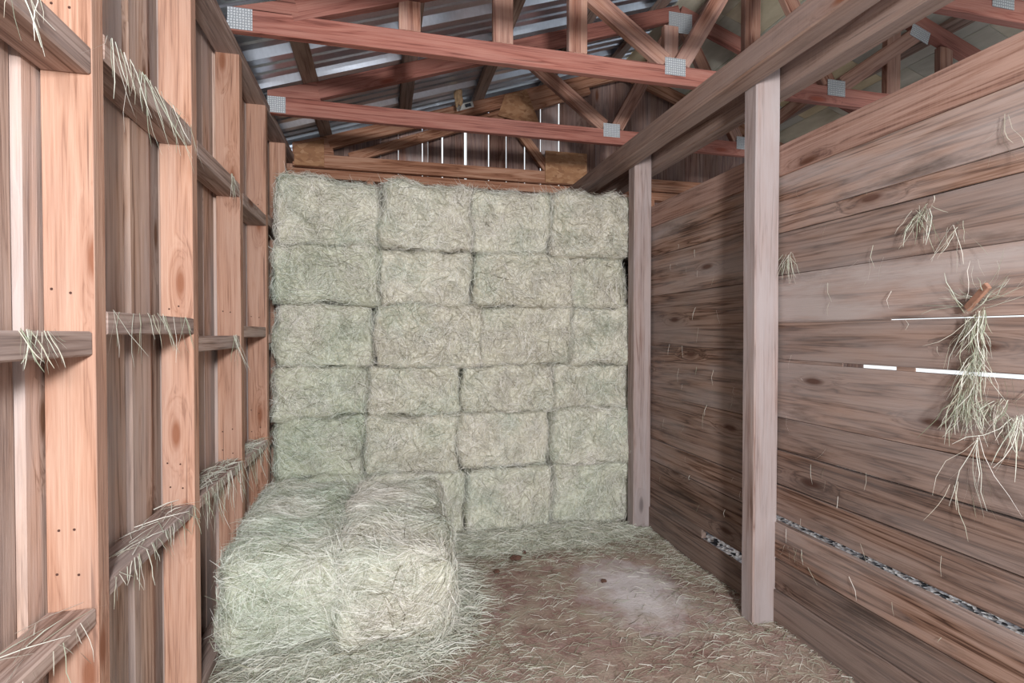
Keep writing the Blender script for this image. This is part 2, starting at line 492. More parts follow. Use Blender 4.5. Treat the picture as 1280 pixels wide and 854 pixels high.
# right slope: boards
mb = MB()
s = RIDGE_X
while s < 5.0:
    w = R(.22, .34)
    yy = Y0 - .3
    while yy < YB + .3:
        ln = R(.5, 1.3); y2 = min(yy + ln, YB + .3)
        zc = lambda q: EAVE + PITCH * (2 * RIDGE_X - q + .654) + .052
        mb.board((s + w / 2, yy, zc(s + w / 2)), (s + w / 2, y2 - .004, zc(s + w / 2)), (w - .004) * sl, .02, (1, 0, -PITCH), tone=R(0, 1))
        yy = y2
    s += w
mb.build('roof_sheathing', M['sheath'], cl, 0)['label'] = 'pale tan and grey sheathing of the far roof slope'
for x in (-1.0, -.42, .162, .742, 1.32, 1.86):
    mb = MB()
    zz = top_z(x) + .0205
    mb.board((x, Y0 - .2, zz), (x, YB + .3, zz), .09, .036, (1, 0, PITCH), tone=R(.3, .7), jit=.0015)
    mb.build('purlin', M['purlin'], cl, .003)
for x in (2.2, 2.78, 3.36, 3.94, 4.5):
    mb = MB(); zz = top_z(x) + .0205
    mb.board((x, Y0 - .2, zz), (x, YB + .3, zz), .09, .036, (1, 0, -PITCH), tone=R(.3, .7))
    mb.build('purlin', M['purlin'], cl, .003)

# ------------------------------------------------------------------ trusses
CB = 2.622      # underside of the bottom chords
CH = .098
XE = 2 * RIDGE_X + .654
def truss(Y, label, webs=True, verticals=False, gable=False, cmat='truss', zoff=0.0):
    t = empty('roof_truss', (RIDGE_X, Y, CB + zoff)); tag(t, label, 'roof truss', 'roof trusses')
    th = .04
    zb = CB + zoff
    mb = MB(); mb.box((-.654, Y - th / 2, zb), (XE, Y + th / 2, zb + CH), axis=0, tone=R(.45, .75), jit=.002)
    mb.build('bottom_chord', M[cmat], t, .003)
    h = .098 / sl
    for sgn in (0, 1):
        mb = MB()
        f = (lambda x: x) if sgn == 0 else (lambda x: 2 * RIDGE_X - x)
        a = (f(-.66), Y, top_z(-.66) - .049 * sl); b = (f(RIDGE_X - .002), Y, top_z(RIDGE_X) - .049 * sl - .001)
        # start past the heel so that the chord sits on the bottom chord's end
        x0 = -.40; a = (f(x0), Y, top_z(x0) - .049 * sl)
        mb.board(a, b, .098, th, (0, 0, 1), tone=R(.3, .6), jit=.002)
        # wedge at the heel
        q = len(mb.v); zt = zb + CH
        ps = [(-.654, zt), (-.654, max(zt + .004, top_z(-.654))), (x0 , top_z(x0)), (x0 + .03, top_z(x0) - .098 * sl + .01), (-.38, zt)]
        ps = [(-.654, zt + .001), (-.654, top_z(-.654) + .012), (x0 + .015, top_z(x0 + .015)), (x0 + .04, zt + .001)]
        n = len(ps)
        for yy in (Y - th / 2, Y + th / 2):
            for x, z in ps: mb.v.append(Vector((f(x), yy, z)))
        u = [(x, z) for x, z in ps]
        i0 = list(range(q, q + n)); i1 = list(range(q + n, q + 2 * n))
        mb.face(i0 if sgn == 0 else i0[::-1], u, .45); mb.face(i1[::-1] if sgn == 0 else i1, u, .45)
        for i in range(n):
            j = (i + 1) % n
            fc = [q + j, q + i, q + n + i, q + n + j]
            mb.face(fc if sgn == 0 else fc[::-1], [u[j], u[i], u[i], u[j]], .45)
        mb.build('top_chord', M[cmat], t, 0)
    zt = zb + CH
    N1, N2 = 1.50, 2 * RIDGE_X - 1.50
    def web(p, q_, w=.09, tone=None, m='web', y=Y, t_=.038):
        mb = MB(); mb.board((p[0], y, p[1]), (q_[0], y, q_[1]), w, t_, (1, 0, 0), tone=tone, jit=.002)
        return mb.build('web', M[m], t, .003)
    if webs:
        for f in ((lambda x: x), (lambda x: 2 * RIDGE_X - x)):
            web((f(N1 - .045), zt + .02), (f(.90), top_z(.90) - .11))
            web((f(N1 + .05), zt + .02), (f(RIDGE_X - .04), top_z(RIDGE_X - .04) - .13))
    if verticals:
        for f in ((lambda x: x), (lambda x: 2 * RIDGE_X - x)):
            for x in (.123, .573, .961):
                web((f(x), zt - .002), (f(x), top_z(x) - .10), .10, R(.6, .8))
        web((1.515, zt + .09), (1.515, zt + .30), .085, .6, 'stud', Y + .04)
        web((1.955, zt + .001), (1.955, top_z(1.955) - .11), .095, .3, 'web', Y + .04)
    def plate(x0, x1, z0, z1, rot=0):
        mb = MB()
        c = Vector(((x0 + x1) / 2, Y - th / 2 - .002, (z0 + z1) / 2)); d = Vector((math.cos(rot), 0, math.sin(rot))) * ((x1 - x0) / 2)
        mb.board(c - d, c + d, z1 - z0, .002, (0, 0, 1), tone=.5)
        mb.build('connector_plate', M['plate'], t, 0)
    if not gable:
        for f in ((lambda x: x), (lambda x: 2 * RIDGE_X - x)):
            a, b = sorted((f(-.655), f(-.555)))
            plate(a, b, zb + .004, zb + .098)
            a, b = sorted((f(N1 - .055), f(N1 + .065)))
            plate(a, b, zb + .045, zb + .135)
            a, b = sorted((f(.83), f(.97)))
            plate(a, b, top_z(.9) - .16, top_z(.9) - .085, .32 if f(1) == 1 else -.32)
        plate(RIDGE_X - .09, RIDGE_X + .09, top_z(RIDGE_X) - .2, top_z(RIDGE_X) - .06)
    return t
truss(1.72, 'truss nearest the camera, only its right end showing at the upper right corner')
truss(2.565, 'pink pine truss whose bottom chord crosses highest, with upright boards on it')
truss(3.37, 'second pink pine truss with a bare bottom chord below the other one', zoff=-.036)
g = truss(4.235, 'rear truss against the gable boards, with chipboard gussets and a white tag', webs=False, gable=True, cmat='rim', zoff=-.075)
# the second truss's uprights
# gusset boards of the rear truss
def gusset(pts, nm='gusset'):
    mb = MB(); yy = 4.235 - .02 - .012
    n = len(pts)
    for y_ in (yy, yy + .0115):
        for x, z in pts: mb.v.append(Vector((x, y_, z)))
    mb.face(list(range(n)), list(pts), .5); mb.face(list(range(2 * n - 1, n - 1, -1)), list(pts)[::-1], .5)
    for i in range(n):
        j = (i + 1) % n; mb.face([j, i, n + i, n + j], [pts[j], pts[i], pts[i], pts[j]], .5)
    o = mb.build(nm, M['osb'], g, 0); o['label'] = 'orange brown chipboard gusset'
gusset([(-.64, 2.55), (-.43, 2.55), (-.43, 2.76), (-.64, 2.69)])
gusset([(1.30, 2.55), (1.665, 2.55), (1.665, 2.81), (1.30, 2.81)])
gusset([(.90, 3.06), (1.26, 3.00), (1.14, 3.29), (.96, 3.23)])
for a, b in (((-.25, 2.64), (1.7, 3.37)), ((1.0, 3.07), (1.34, 2.66))):
    mb = MB(); mb.board((a[0], 4.25, a[1]), (b[0], 4.25, b[1]), .075, .036, (0, 0, 1), tone=.5)
    mb.build('web', M['rim'], g, .003)
mb = MB(); mb.board((.566, 4.2135, 3.085), (.70, 4.2135, 3.134), .046, .002, (0, 0, 1), tone=.5)
o = mb.build('lumber_tag', M['paper'], g, 0); o['label'] = 'white paper tag with a dark mark'
mb = MB(); mb.board((.635, 4.2118, 3.111), (.682, 4.2118, 3.128), .026, .0012, (0, 0, 1), tone=.5)
mb.build('printed_mark', M['ink'], o, 0)

# vertical boards on the 2.565 truss: they run up to the purlins
for o_ in [q for q in COL.objects if q.name.startswith('roof_truss')]:
    if abs(o_.location.y - 2.565) < .01:
        for x, tn in ((.123, .8), (.573, .7), (.961, .75), (1.98, .35), (2.95, .3), (3.35, .3)):
            mb = MB(); zt = CB + CH
            mb.board((x, 2.565, zt - .001), (x, 2.565, top_z(x) - .103), .10, .038, (1, 0, 0), tone=tn, jit=.002)
            mb.build('upright', M['web'], o_, .003)
        mb = MB(); mb.board((1.505, 2.60, CB + .09), (1.505, 2.60, CB + .33), .085, .036, (1, 0, 0), tone=.75); mb.build('block', M['web'], o_, .003)

# ------------------------------------------------------------------ beams and posts
def beam(x0, x1, z0, z1, label, tone):
    mb = MB(); mb.box((x0, Y0, z0), (x1, 4.25, z1), axis=1, tone=tone, jit=.003)
    o = mb.build('support_beam', M['beam'], None, .006); set_origin(o, ((x0 + x1) / 2, 1.85, z0))
    return tag(o, label, 'beam')
beam(1.485, 1.598, 2.395, 2.505, 'weathered beam on the room side of the two posts', .65)
beam(1.738, 1.835, 2.395, 2.505, 'weathered beam on the far side of the two posts, behind the other beam', .55)
def post(y0, y1, label):
    mb = MB(); mb.box((1.600, y0, -.01), (XR - .010, y1, 2.52), axis=2, jit=.003, tone=.7)
    o = mb.build('timber_post', M['post'], None, .006); set_origin(o, (1.667, (y0 + y1) / 2, 0))
    return tag(o, label, 'post')
post(2.03, 2.115, 'thick grey timber post nearest the camera, against the right plank wall')
post(3.20, 3.29, 'grey timber post at the right end of the hay stack')

# ------------------------------------------------------------------ hay
def strands_mesh(name, P, mats, tones, green, width, body=None):
    """P: (n, k, 3) polylines -> flat ribbons; body = (verts, faces) goes in first"""
    n, k, _ = P.shape
    T = np.gradient(P, axis=1); T /= np.linalg.norm(T, axis=2, keepdims=True) + 1e-9
    A = rng.normal(size=(n, 1, 3)); S = np.cross(T, A); S /= np.linalg.norm(S, axis=2, keepdims=True) + 1e-9
    tap = np.ones(k); tap[-1] = .35
    w = width.reshape(n, 1, 1) * tap.reshape(1, k, 1) / 2
    V = np.stack([P - S * w, P + S * w], axis=2).reshape(-1, 3)
    base = np.arange(n)[:, None] * (2 * k); q = np.arange(k - 1)[None, :] * 2
    b = (base + q).reshape(-1)
    F = np.stack([b, b + 1, b + 3, b + 2], axis=1)
    ft = np.repeat(tones, k - 1); fg = np.repeat(green, k - 1)
    mi = np.zeros(len(F), dtype=np.int32)
    if body is not None:
        bv, bf, bt, bg = body
        F = np.concatenate([bf, F + len(bv)]); V = np.concatenate([bv, V])
        ft = np.concatenate([bt, ft]); fg = np.concatenate([bg, fg])
        mi = np.concatenate([np.ones(len(bf), dtype=np.int32), mi])
    me = bpy.data.meshes.new(name)
    me.vertices.add(len(V)); me.vertices.foreach_set('co', V.astype(np.float32).ravel())
    me.loops.add(len(F) * 4); me.loops.foreach_set('vertex_index', F.astype(np.int32).ravel())
    me.polygons.add(len(F)); me.polygons.foreach_set('loop_start', np.arange(0, len(F) * 4, 4, dtype=np.int32))
    for m in mats: me.materials.append(m)
    me.polygons.foreach_set('material_index', mi)
    me.polygons.foreach_set('use_smooth', np.ones(len(F), dtype=bool))
    for nm, arr in (('tone', ft), ('green', fg)):
        at = me.attributes.new(nm, 'FLOAT', 'FACE'); at.data.foreach_set('value', arr.astype(np.float32))
    me.update(calc_edges=True); me.validate()
    o = bpy.data.objects.new(name, me); COL.objects.link(o)
    return o

def vnoise(p, f, s):
    return np.array([noise.noise(Vector((x * f + s, y * f - s, z * f + 2 * s))) for x, y, z in p])

def bale(w, d, h, seed, dens, greenness, lean=(0, 0), tone0=.60, length=(.05, .14), width=(.0014, .0030), grooves=2, faces='ftlr', wild=.5, sweep=0.0, lump=1.0, clampax=(0, 2), rad=.032):
    """a squared bale of cut grass, base centre at the origin, cut end towards -y"""
    half = np.array([w / 2, d / 2, h / 2])
    inner = half - rad
    def surf(q):
        c = np.clip(q, -inner, inner); dv = q - c
        L = np.linalg.norm(dv, axis=1, keepdims=True); L[L < 1e-6] = 1e-6
        nrm = dv / L
        p = c + nrm * rad
        dl = lump * (.030 * vnoise(p, 5.0, seed * 3.7) + .012 * vnoise(p, 14.0, seed * 1.3))
        if grooves:
            for gx in (-w * .17, w * .17):
                dl = dl - .012 * np.exp(-((p[:, 0] - gx - .012 * np.sin(p[:, 2] * 9 + seed)) / .016) ** 2)
        p = p + nrm * dl[:, None]
        return p, nrm
    # body
    vs = []; fs = []; idx = {}
    nx, ny, nz = max(4, int(w / .03)), max(4, int(d / .05)), max(4, int(h / .03))
    def vid(i, j, k):
        key = (i, j, k)
        if key not in idx:
            idx[key] = len(vs)
            vs.append((-half[0] + w * i / nx, -half[1] + d * j / ny, -half[2] + h * k / nz))
        return idx[key]
    for i in range(nx):
        for k in range(nz):
            fs.append([vid(i, 0, k), vid(i + 1, 0, k), vid(i + 1, 0, k + 1), vid(i, 0, k + 1)])
            fs.append([vid(i, ny, k), vid(i, ny, k + 1), vid(i + 1, ny, k + 1), vid(i + 1, ny, k)])
    for j in range(ny):
        for k in range(nz):
            fs.append([vid(0, j, k), vid(0, j, k + 1), vid(0, j + 1, k + 1), vid(0, j + 1, k)])
            fs.append([vid(nx, j, k), vid(nx, j + 1, k), vid(nx, j + 1, k + 1), vid(nx, j, k + 1)])
    for i in range(nx):
        for j in range(ny):
            fs.append([vid(i, j, 0), vid(i, j + 1, 0), vid(i + 1, j + 1, 0), vid(i + 1, j, 0)])
            fs.append([vid(i, j, nz), vid(i + 1, j, nz), vid(i + 1, j + 1, nz), vid(i, j + 1, nz)])
    bv, _ = surf(np.array(vs)); bf = np.array(fs)
    bt = np.full(len(bf), tone0 - .26); bg = np.full(len(bf), greenness)  # body darker than its strands: shade between them put into the colour
    # strands
    areas = {'f': w * h, 't': w * d, 'l': d * h, 'r': d * h, 'b': w * h}
    roots = []; nr = []
    for fc in faces:
        frac = {'f': 1.0, 't': 1.0, 'l': .7, 'r': .7, 'b': .1}[fc]
        n = int(areas[fc] * dens * frac)
        a = rng.uniform(-1.02, 1.02, n); b = rng.uniform(-1.02, 1.02, n)
        if fc == 'f': q = np.stack([a * half[0], np.full(n, -half[1]), b * half[2]], 1)
        elif fc == 'b': q = np.stack([a * half[0], np.full(n, half[1]), b * half[2]], 1)
        elif fc == 't': q = np.stack([a * half[0], b * half[1], np.full(n, half[2])], 1)
        else: q = np.stack([np.full(n, half[0] * (1 if fc == 'r' else -1)), a * half[1], b * half[2]], 1)
        roots.append(q)
    q0 = np.concatenate(roots); n = len(q0)
    p0, n0 = surf(q0)
    D = rng.normal(size=(n, 3)); D -= n0 * np.sum(D * n0, axis=1, keepdims=True)
    # locks of hay share a direction
    ang = vnoise(p0, 9.0, seed * 5.1 + 40) * 5
    ex = np.cross(n0, np.array([.01, .3, 1.0])); ex /= np.linalg.norm(ex, axis=1, keepdims=True) + 1e-6
    ey = np.cross(n0, ex)
    lock = ex * np.cos(ang)[:, None] + ey * np.sin(ang)[:, None]
    D /= np.linalg.norm(D, axis=1, keepdims=True) + 1e-6
    D = D * .8 + lock * .8 + ex * sweep
    D /= np.linalg.norm(D, axis=1, keepdims=True) + 1e-6
    L = rng.uniform(*length, n)
    L *= np.where(rng.random(n) < .15, 1.35, 1.0)
    q1 = p0 + D * (L * .5)[:, None]; q2 = p0 + D * L[:, None]
    side = np.cross(n0, D)
    bend = rng.normal(0, .22, n) * L
    q2 = q2 + side * bend[:, None]
    p1, n1 = surf(q1); p2, n2 = surf(q2)
    lift = rng.uniform(.001, .010, n)
    wildm = rng.random(n) < wild
    l1 = np.where(wildm, lift + rng.uniform(.002, .014, n), lift)
    l2 = np.where(wildm, rng.uniform(.004, .040, n), rng.uniform(-.006, .008, n))
    # some strands shoot straight out past the edges
    fly = rng.random(n) < .12
    p1 = np.where(fly[:, None], q1 * .5 + p1 * .5, p1); p2 = np.where(fly[:, None], q2 * .65 + p2 * .35, p2)
    PP = np.stack([p0 + n0 * (lift * .5)[:, None], p1 + n1 * l1[:, None], p2 + n2 * l2[:, None]], axis=1)
    lim = half + np.array([.022, 9, .016])
    loose = (rng.random(n) < .35) * .03
    for ax in clampax:
        PP[:, :, ax] = np.clip(PP[:, :, ax], -lim[ax] - loose[:, None], (lim[ax] if not (ax == 2 and 't' in faces) else 9) + loose[:, None])
    PP[:, :, 2] = np.maximum(PP[:, :, 2], -half[2] - .004)
    patch = vnoise(p0, 6.5, seed * 2.9 + 9)
    fine = vnoise(p0, 18, seed + 77)
    tones = np.clip(tone0 + rng.normal(0, .25, n) + .10 * patch + .08 * fine, 0, 1)
    gr = np.clip(greenness + .75 * vnoise(p0, 4.5, seed * 7.7) + rng.normal(0, .15, n), 0, 1)
    W = rng.uniform(*width, n)
    off = np.array([0, 0, h / 2])
    sh = lambda a: np.concatenate([a[..., :1] + lean[0] * (a[..., 2:3] + h / 2), a[..., 1:2] + lean[1] * (a[..., 2:3] + h / 2), a[..., 2:3]], axis=-1) + off
    return strands_mesh('hay_bale', sh(PP), [M['hay'], M['haybody']], tones, gr, W, (sh(bv), bf, bt, bg))

# the stack: rows from the top down, x of the seams, z of top and bottom of each row
rows = [
    (2.215, 1.815, [-.625, -.010, .545, .850, 1.11, 1.60]),
    (1.815, 1.475, [-.626, -.030, .556, 1.205, 1.615]),
    (1.475, 1.090, [-.628, -.060, .610, 1.225, 1.660]),
    (1.090, .790, [-.628, -.100, .488, 1.095, 1.662]),
    (.790, .425, [-.628, -.115, .460, 1.075, 1.672]),
    (.425, .0, [-.628, -.120, .500, 1.080, 1.672]),
]
rows[0] = (2.215, 1.815, [-.622, -.010, .545, 1.075, 1.650])
ROWN = ['top', 'second', 'third', 'fourth', 'fifth', 'bottom']
COLN = ['against the left wall', 'second bale from left', 'third bale from left', 'beside the right post']
LOOK = [['pale shaggy', 'grey straw', 'pale straw', 'pale straw'],
        ['greenish', 'straw coloured', 'straw coloured', 'brownish straw'],
        ['greenish', 'straw coloured', 'straw coloured', 'straw coloured'],
        ['greenish', 'straw coloured', 'straw coloured', 'straw coloured'],
        ['green', 'straw coloured', 'straw coloured', 'greenish'],
        ['green', 'pale straw', 'straw coloured', 'greenish']]
GREEN = [[.22, .15, .15, .05], [.45, .08, .10, .15], [.42, .12, .12, .12], [.45, .20, .18, .12], [.6, .12, .08, .28], [.55, .35, .3, .4]]
seed = 1
for r, (zt, zb, xsm) in enumerate(rows):
    for c in range(4):
        w = xsm[c + 1] - xsm[c] - R(0, .022); h = zt - zb
        o = bale(w + .004, .82, h + .006, seed, 9000, GREEN[r][c] * .8, tone0=.66 + R(-.04, .04), faces='ftlr' if r == 0 else ('flr' if c in (0, 3) else 'f'), lump=1.5)
        yf = 3.33 + (.03, -.01, .02, -.02)[(r * 3 + c) % 4] + (-.02 if r == 5 else 0) + R(-.012, .012)
        o.location = ((xsm[c] + xsm[c + 1]) / 2, yf + .41, zb)
        o.rotation_euler = (0, R(-.014, .014), R(-.02, .02))
        tag(o, LOOK[r][c] + ' hay bale, ' + ROWN[r] + ' row of the stack, ' + COLN[c], 'hay bale', 'bales of the big hay stack')
        seed += 1
# two bales lying in front of the stack, on a heap of loose hay
for x0, x1, y0, lab, gn, sd, rz in ((-.612, -.170, 2.15, 'greenish hay bale in front of the stack, beside the left stud wall', .5, 41, .03),
                                ((-.172), .285, 2.12, 'pale straw hay bale in front of the stack, its right side over the open floor', .22, 47, -.03)):
    o = bale(x1 - x0, .98, .375, sd, 12000, gn, tone0=.68, length=(.06, .17), width=(.0014, .0032), grooves=0, faces='ftlr', wild=.5, sweep=.5, lump=1.3, rad=.06)
    o.location = ((x0 + x1) / 2, y0 + .49, .08); o.rotation_euler = (.02, 0, rz)
    tag(o, lab, 'hay bale', 'bales in front of the stack')

# loose hay heap under them
def heap(name, cx, cy, rx, ry, hz, n, tone0, green, seed):
    nx = 28; vs = []; fs = []
    for j in range(nx + 1):
        for i in range(nx + 1):
            a = i / nx * 2 - 1; b = j / nx * 2 - 1
            r = max(abs(a), abs(b)); e = (a * a + b * b) ** .5 + 1e-6
            x = a * r / e; y = b * r / e
            z = hz * (1 - min(1, r) ** 2.6) + .018 * noise.noise(Vector((x * 4 + seed, y * 4, 0))) * (1 - r) - .012
            vs.append((cx + x * rx, cy + y * ry, z))
    for j in range(nx):
        for i in range(nx):
            a = j * (nx + 1) + i; fs.append([a, a + 1, a + nx + 2, a + nx + 1])
    th = rng.uniform(0, 2 * np.pi, n); rr = np.sqrt(rng.random(n)) * 1.08
    x = rr * np.cos(th); y = rr * np.sin(th)
    z = hz * (1 - np.minimum(1, rr) ** 2.6) + .006
    P0_ = np.stack([cx + x * rx, cy + y * ry, z], 1)
    an = rng.uniform(0, 2 * np.pi, n); L = rng.uniform(.06, .17, n)
    D = np.stack([np.cos(an) * 1.0, np.sin(an) * .7, rng.normal(.02, .12, n)], 1)
    P1 = P0_ + D * (L / 2)[:, None] + np.array([0, 0, 1]) * rng.uniform(0, .02, n)[:, None]
    P2 = P0_ + D * L[:, None] + np.stack([rng.normal(0, .012, n), rng.normal(0, .012, n), rng.uniform(-.02, .015, n)], 1)
    for q in (P0_, P1, P2): q[:, 0] = np.clip(q[:, 0], XL + .006, XR - .03)
    rim = np.clip(((P2[:, 0] - cx) / rx) ** 2 + ((P2[:, 1] - cy) / ry) ** 2, 0, 1.2) ** .5
    P2[:, 2] = np.maximum(.004, np.where(rim > .85, np.minimum(P2[:, 2], hz * (1 - np.minimum(rim, 1) ** 2.6) + .02), P2[:, 2]))
    P = np.stack([P0_, P1, P2], 1)
    o = strands_mesh(name, P, [M['hay'], M['haybody']], np.clip(tone0 + rng.normal(0, .15, n), 0, 1), np.clip(green + rng.normal(0, .2, n), 0, 1), rng.uniform(.0022, .004, n),
                     (np.array(vs), np.array(fs), np.full(len(fs), tone0 - .12), np.full(len(fs), green)))
    return o
o = heap('loose_hay', -.12, 2.60, .515, .60, .085, 13000, .62, .3, 5)
tag(o, 'heap of loose hay spread under the two bales in front of the stack', 'loose hay', kind='stuff')

o = heap('loose_hay', .88, 3.20, .74, .17, .045, 6000, .55, .3, 9)
tag(o, 'low drift of loose hay along the foot of the big stack', 'loose hay', kind='stuff')

# hay scattered over the dirt
def scatter(n):
    pts = []
    while len(pts) < n:
        x = R(-.64, 1.74); y = R(1.25, 3.34)
        k = 0.16
        k += .9 * max(0, min(1, (y - 2.75) / .35))
        k += .75 * max(0, min(1, (.62 - x) / .45))
        k += .35 * max(0, min(1, (x - 1.42) / .25)) * (1 if y > 2.2 else .4)
        k *= .55 + 1.2 * max(0, noise.noise(Vector((x * 3.3, y * 3.3, 8))) + .25)
        if ((x - 1.22) / .28) ** 2 + ((y - 2.45) / .42) ** 2 < 1: k *= .45
        if random.random() < k: pts.append((x, y))
    P = np.array(pts)
    an = rng.normal(0, .55, n) + np.where(rng.random(n) < .25, rng.uniform(0, 3.1, n), 0)
    L = rng.uniform(.02, .095, n)
    z = np.array([floor_z(a, b) for a, b in pts]) + .004
    dx = np.cos(an) * L / 2; dy = np.sin(an) * L / 2
    bnd = rng.normal(0, .012, n)
    P0_ = np.stack([P[:, 0] - dx, P[:, 1] - dy, z + rng.uniform(0, .004, n)], 1)
    P1 = np.stack([P[:, 0] + bnd * np.sin(an), P[:, 1] + bnd * np.cos(an), z + rng.uniform(.002, .014, n)], 1)
    P2 = np.stack([P[:, 0] + dx, P[:, 1] + dy, z + rng.uniform(0, .010, n)], 1)
    tn = np.clip(.40 + rng.normal(0, .19, n), 0, 1)
    return strands_mesh('scattered_hay', np.stack([P0_, P1, P2], 1), [M['hay']], tn, np.clip(rng.normal(.25, .25, n), 0, 1), rng.uniform(.0010, .0024, n))
o = scatter(30000)
tag(o, 'thin scatter of hay stalks over the dirt floor', 'loose hay', kind='stuff')

# wisps caught on the walls
def wisp(name, roots, n, length, spread, out, label, group=None, tone0=.50, width=(.0009, .0020), droop=1.0, kind=None, fan=.6):
    """stalks hanging from a line of roots; out = unit vector away from the wall"""
    P = []
    out = np.array(out)
    for i in range(n):
        a, b = random.choice(roots)
        p = np.array(a) + (np.array(b) - np.array(a)) * random.random() + np.array([R(-1, 1) * spread * .15, R(-1, 1) * spread, R(-1, 1) * spread])
        L = R(*length)
        al = np.array([0, random.choice((-1, 1)), 0.0]) * R(0, fan)
        d = np.array([0, 0, -droop * R(.4, 1.1)]) + al + out * R(.02, .30)
        d /= np.linalg.norm(d)
        pts = [p]
        for s_ in range(4):
            d = d + np.array([R(-.14, .14), R(-.42, .42), R(-.30, .05) * droop + R(-.25, .25)]); d /= np.linalg.norm(d)
            pn = pts[-1] + d * L / 4
            pts.append(pn)
        P.append(pts)
    P = np.array(P)
    # keep every stalk on the room side of its wall
    ref = np.array(roots[0][0])
    ax = 0
    if out[0] > 0: P[:, :, 0] = np.maximum(P[:, :, 0], ref[0] - .002)
    else: P[:, :, 0] = np.minimum(P[:, :, 0], ref[0] + .002)
    o = strands_mesh(name, P, [M['hay']], np.clip(tone0 + rng.normal(0, .15, n), 0, 1), np.clip(rng.normal(.5, .3, n), 0, 1), rng.uniform(*width, n))
    c = np.array(roots[0][0]); 
    o.data.transform(Matrix.Translation(-Vector(c))); o.location = Vector(c)
    return tag(o, label, 'hay', group, kind)

XO = (1, 0, 0)
xe = XL + .004
def lw(bay, k, n, label, length=(.05, .16), y0=None, y1=None, **kw):
    ya, yb = STUDS[bay] + .01, STUDS[bay + 1] - TH - .01
    z = BL[bay][k]
    wisp('hay_wisp', [((xe, y0 or ya, z + .002), (xe, y1 or yb, z + .002))], n, length, .004, XO, label, 'hay wisps on the left wall', **kw)
lw(1, 0, 14, 'few green stalks over the upper blocking board nearest the camera', y0=1.08, y1=1.2)
lw(2, 0, 46, 'hay wisp hanging from the upper blocking board in the second bay of the left wall', (.06, .24))
lw(3, 0, 14, 'few stalks on the upper blocking board in the third bay of the left wall', y0=2.50, y1=2.57)
lw(1, 1, 26, 'hay wisp on the middle blocking board nearest the camera', (.03, .09), y0=1.13, y1=1.24)
lw(2, 1, 34, 'hay wisp on the middle blocking board of the second bay', (.04, .16))
lw(3, 1, 14, 'few stalks on the middle blocking board of the third bay', (.04, .22), y0=2.52, y1=2.58)
lw(1, 2, 20, 'hay strewn on the lowest blocking board nearest the camera', (.04, .12))
lw(2, 2, 45, 'hay fringe hanging from the lowest blocking board of the second bay', (.03, .11))
lw(3, 2, 90, 'thick hay fringe hanging from the lowest blocking board of the third bay', (.04, .20))
lw(4, 2, 40, 'hay fringe on the lowest blocking board just before the stack', (.05, .18))
# stalks lying flat on top of the low boards
def lying(bay, n, label, dens=1):
    ya, yb = STUDS[bay] + .03, STUDS[bay + 1] - TH - .03; z = BL[bay][2] + .003
    yy = rng.uniform(ya, yb, n); xx = rng.uniform(XS + .02, XL - .005, n); L = rng.uniform(.04, .16, n) / 2; an = rng.normal(1.4, .5, n)
    zz = z + rng.uniform(0, .012, n)
    P0_ = np.stack([np.clip(xx - np.cos(an) * L, XS + .004, XL + .03), np.clip(yy - np.sin(an) * L, ya - .02, yb + .02), zz], 1)
    P2 = np.stack([np.clip(xx + np.cos(an) * L, XS + .004, XL + .03), np.clip(yy + np.sin(an) * L, ya - .02, yb + .02), zz + rng.uniform(0, .01, n)], 1)
    P1 = (P0_ + P2) / 2 + np.array([0, 0, .004])
    o = strands_mesh('hay_litter', np.stack([P0_, P1, P2], 1), [M['hay']], np.clip(.68 + rng.normal(0, .14, n), 0, 1), np.clip(rng.normal(.35, .25, n), 0, 1), rng.uniform(.0018, .0034, n))
    set_origin(o, (XL - .05, (ya + yb) / 2, z)); tag(o, label, 'hay', 'hay lying on the low boards', 'stuff')
lying(1, 26, 'hay lying on top of the lowest blocking board nearest the camera')
lying(2, 38, 'hay lying on top of the lowest blocking board in the second bay')
lying(3, 110, 'thick hay lying on top of the lowest blocking board in the third bay')
lying(4, 100, 'hay lying on top of the lowest blocking board just before the stack')

xw = XR - .008
XI = (-1, 0, 0)
# the big tuft: a splinter that has snagged a bundle of hay
t = empty('hay_tuft', (xw, 1.21, 1.42)); tag(t, 'large tuft of hay snagged on the right plank wall', 'hay')
def tuft_part(*a, **k):
    o = wisp(*a, **k); del o['category']
    if 'label' in o: del o['label']
    attach(o, t); return o
tuft_part('hanging_hay', [((xw - .01, 1.19, 1.37), (xw - .01, 1.235, 1.33)), ((xw - .012, 1.19, 1.25), (xw - .012, 1.235, 1.20)), ((xw - .02, 1.195, 1.16), (xw - .02, 1.25, 1.10))], 210, (.06, .17), .012, XI, '', None, .48, (.0010, .0022), fan=.32)
tuft_part('hanging_hay', [((xw - .01, 1.13, 1.10), (xw - .01, 1.25, 1.08))], 70, (.05, .13), .015, XI, '', None, .48, fan=1.3)
tuft_part('hanging_hay', [((xw - .01, 1.17, 1.42), (xw - .01, 1.25, 1.36))], 50, (.05, .15), .02, XI, '', None, .5, droop=-.3, fan=1.2)
tuft_part('hanging_hay', [((xw - .01, 1.195, 1.0), (xw - .01, 1.205, .98))], 10, (.15, .24), .006, XI, '', None, .72, fan=.15)
tuft_part('hanging_hay', [((xw - .01, 1.09, 1.07), (xw - .01, 1.12, 1.06))], 24, (.06, .18), .012, XI, '', None, .70, fan=.6)
mb = MB(); mb.board((xw - .012, 1.235, 1.375), (xw - .03, 1.165, 1.44), .022, .012, (0, 0, 1), tone=.6); mb.build('splinter', M['bark'], t, .002)
def rw(y0, y1, z, n, label, length=(.04, .12), fan=.5, spread=.02):
    wisp('hay_wisp', [((xw, y0, z), (xw, y1, z - .01))], n, length, spread, XI, label, 'hay wisps on the right wall', fan=fan)
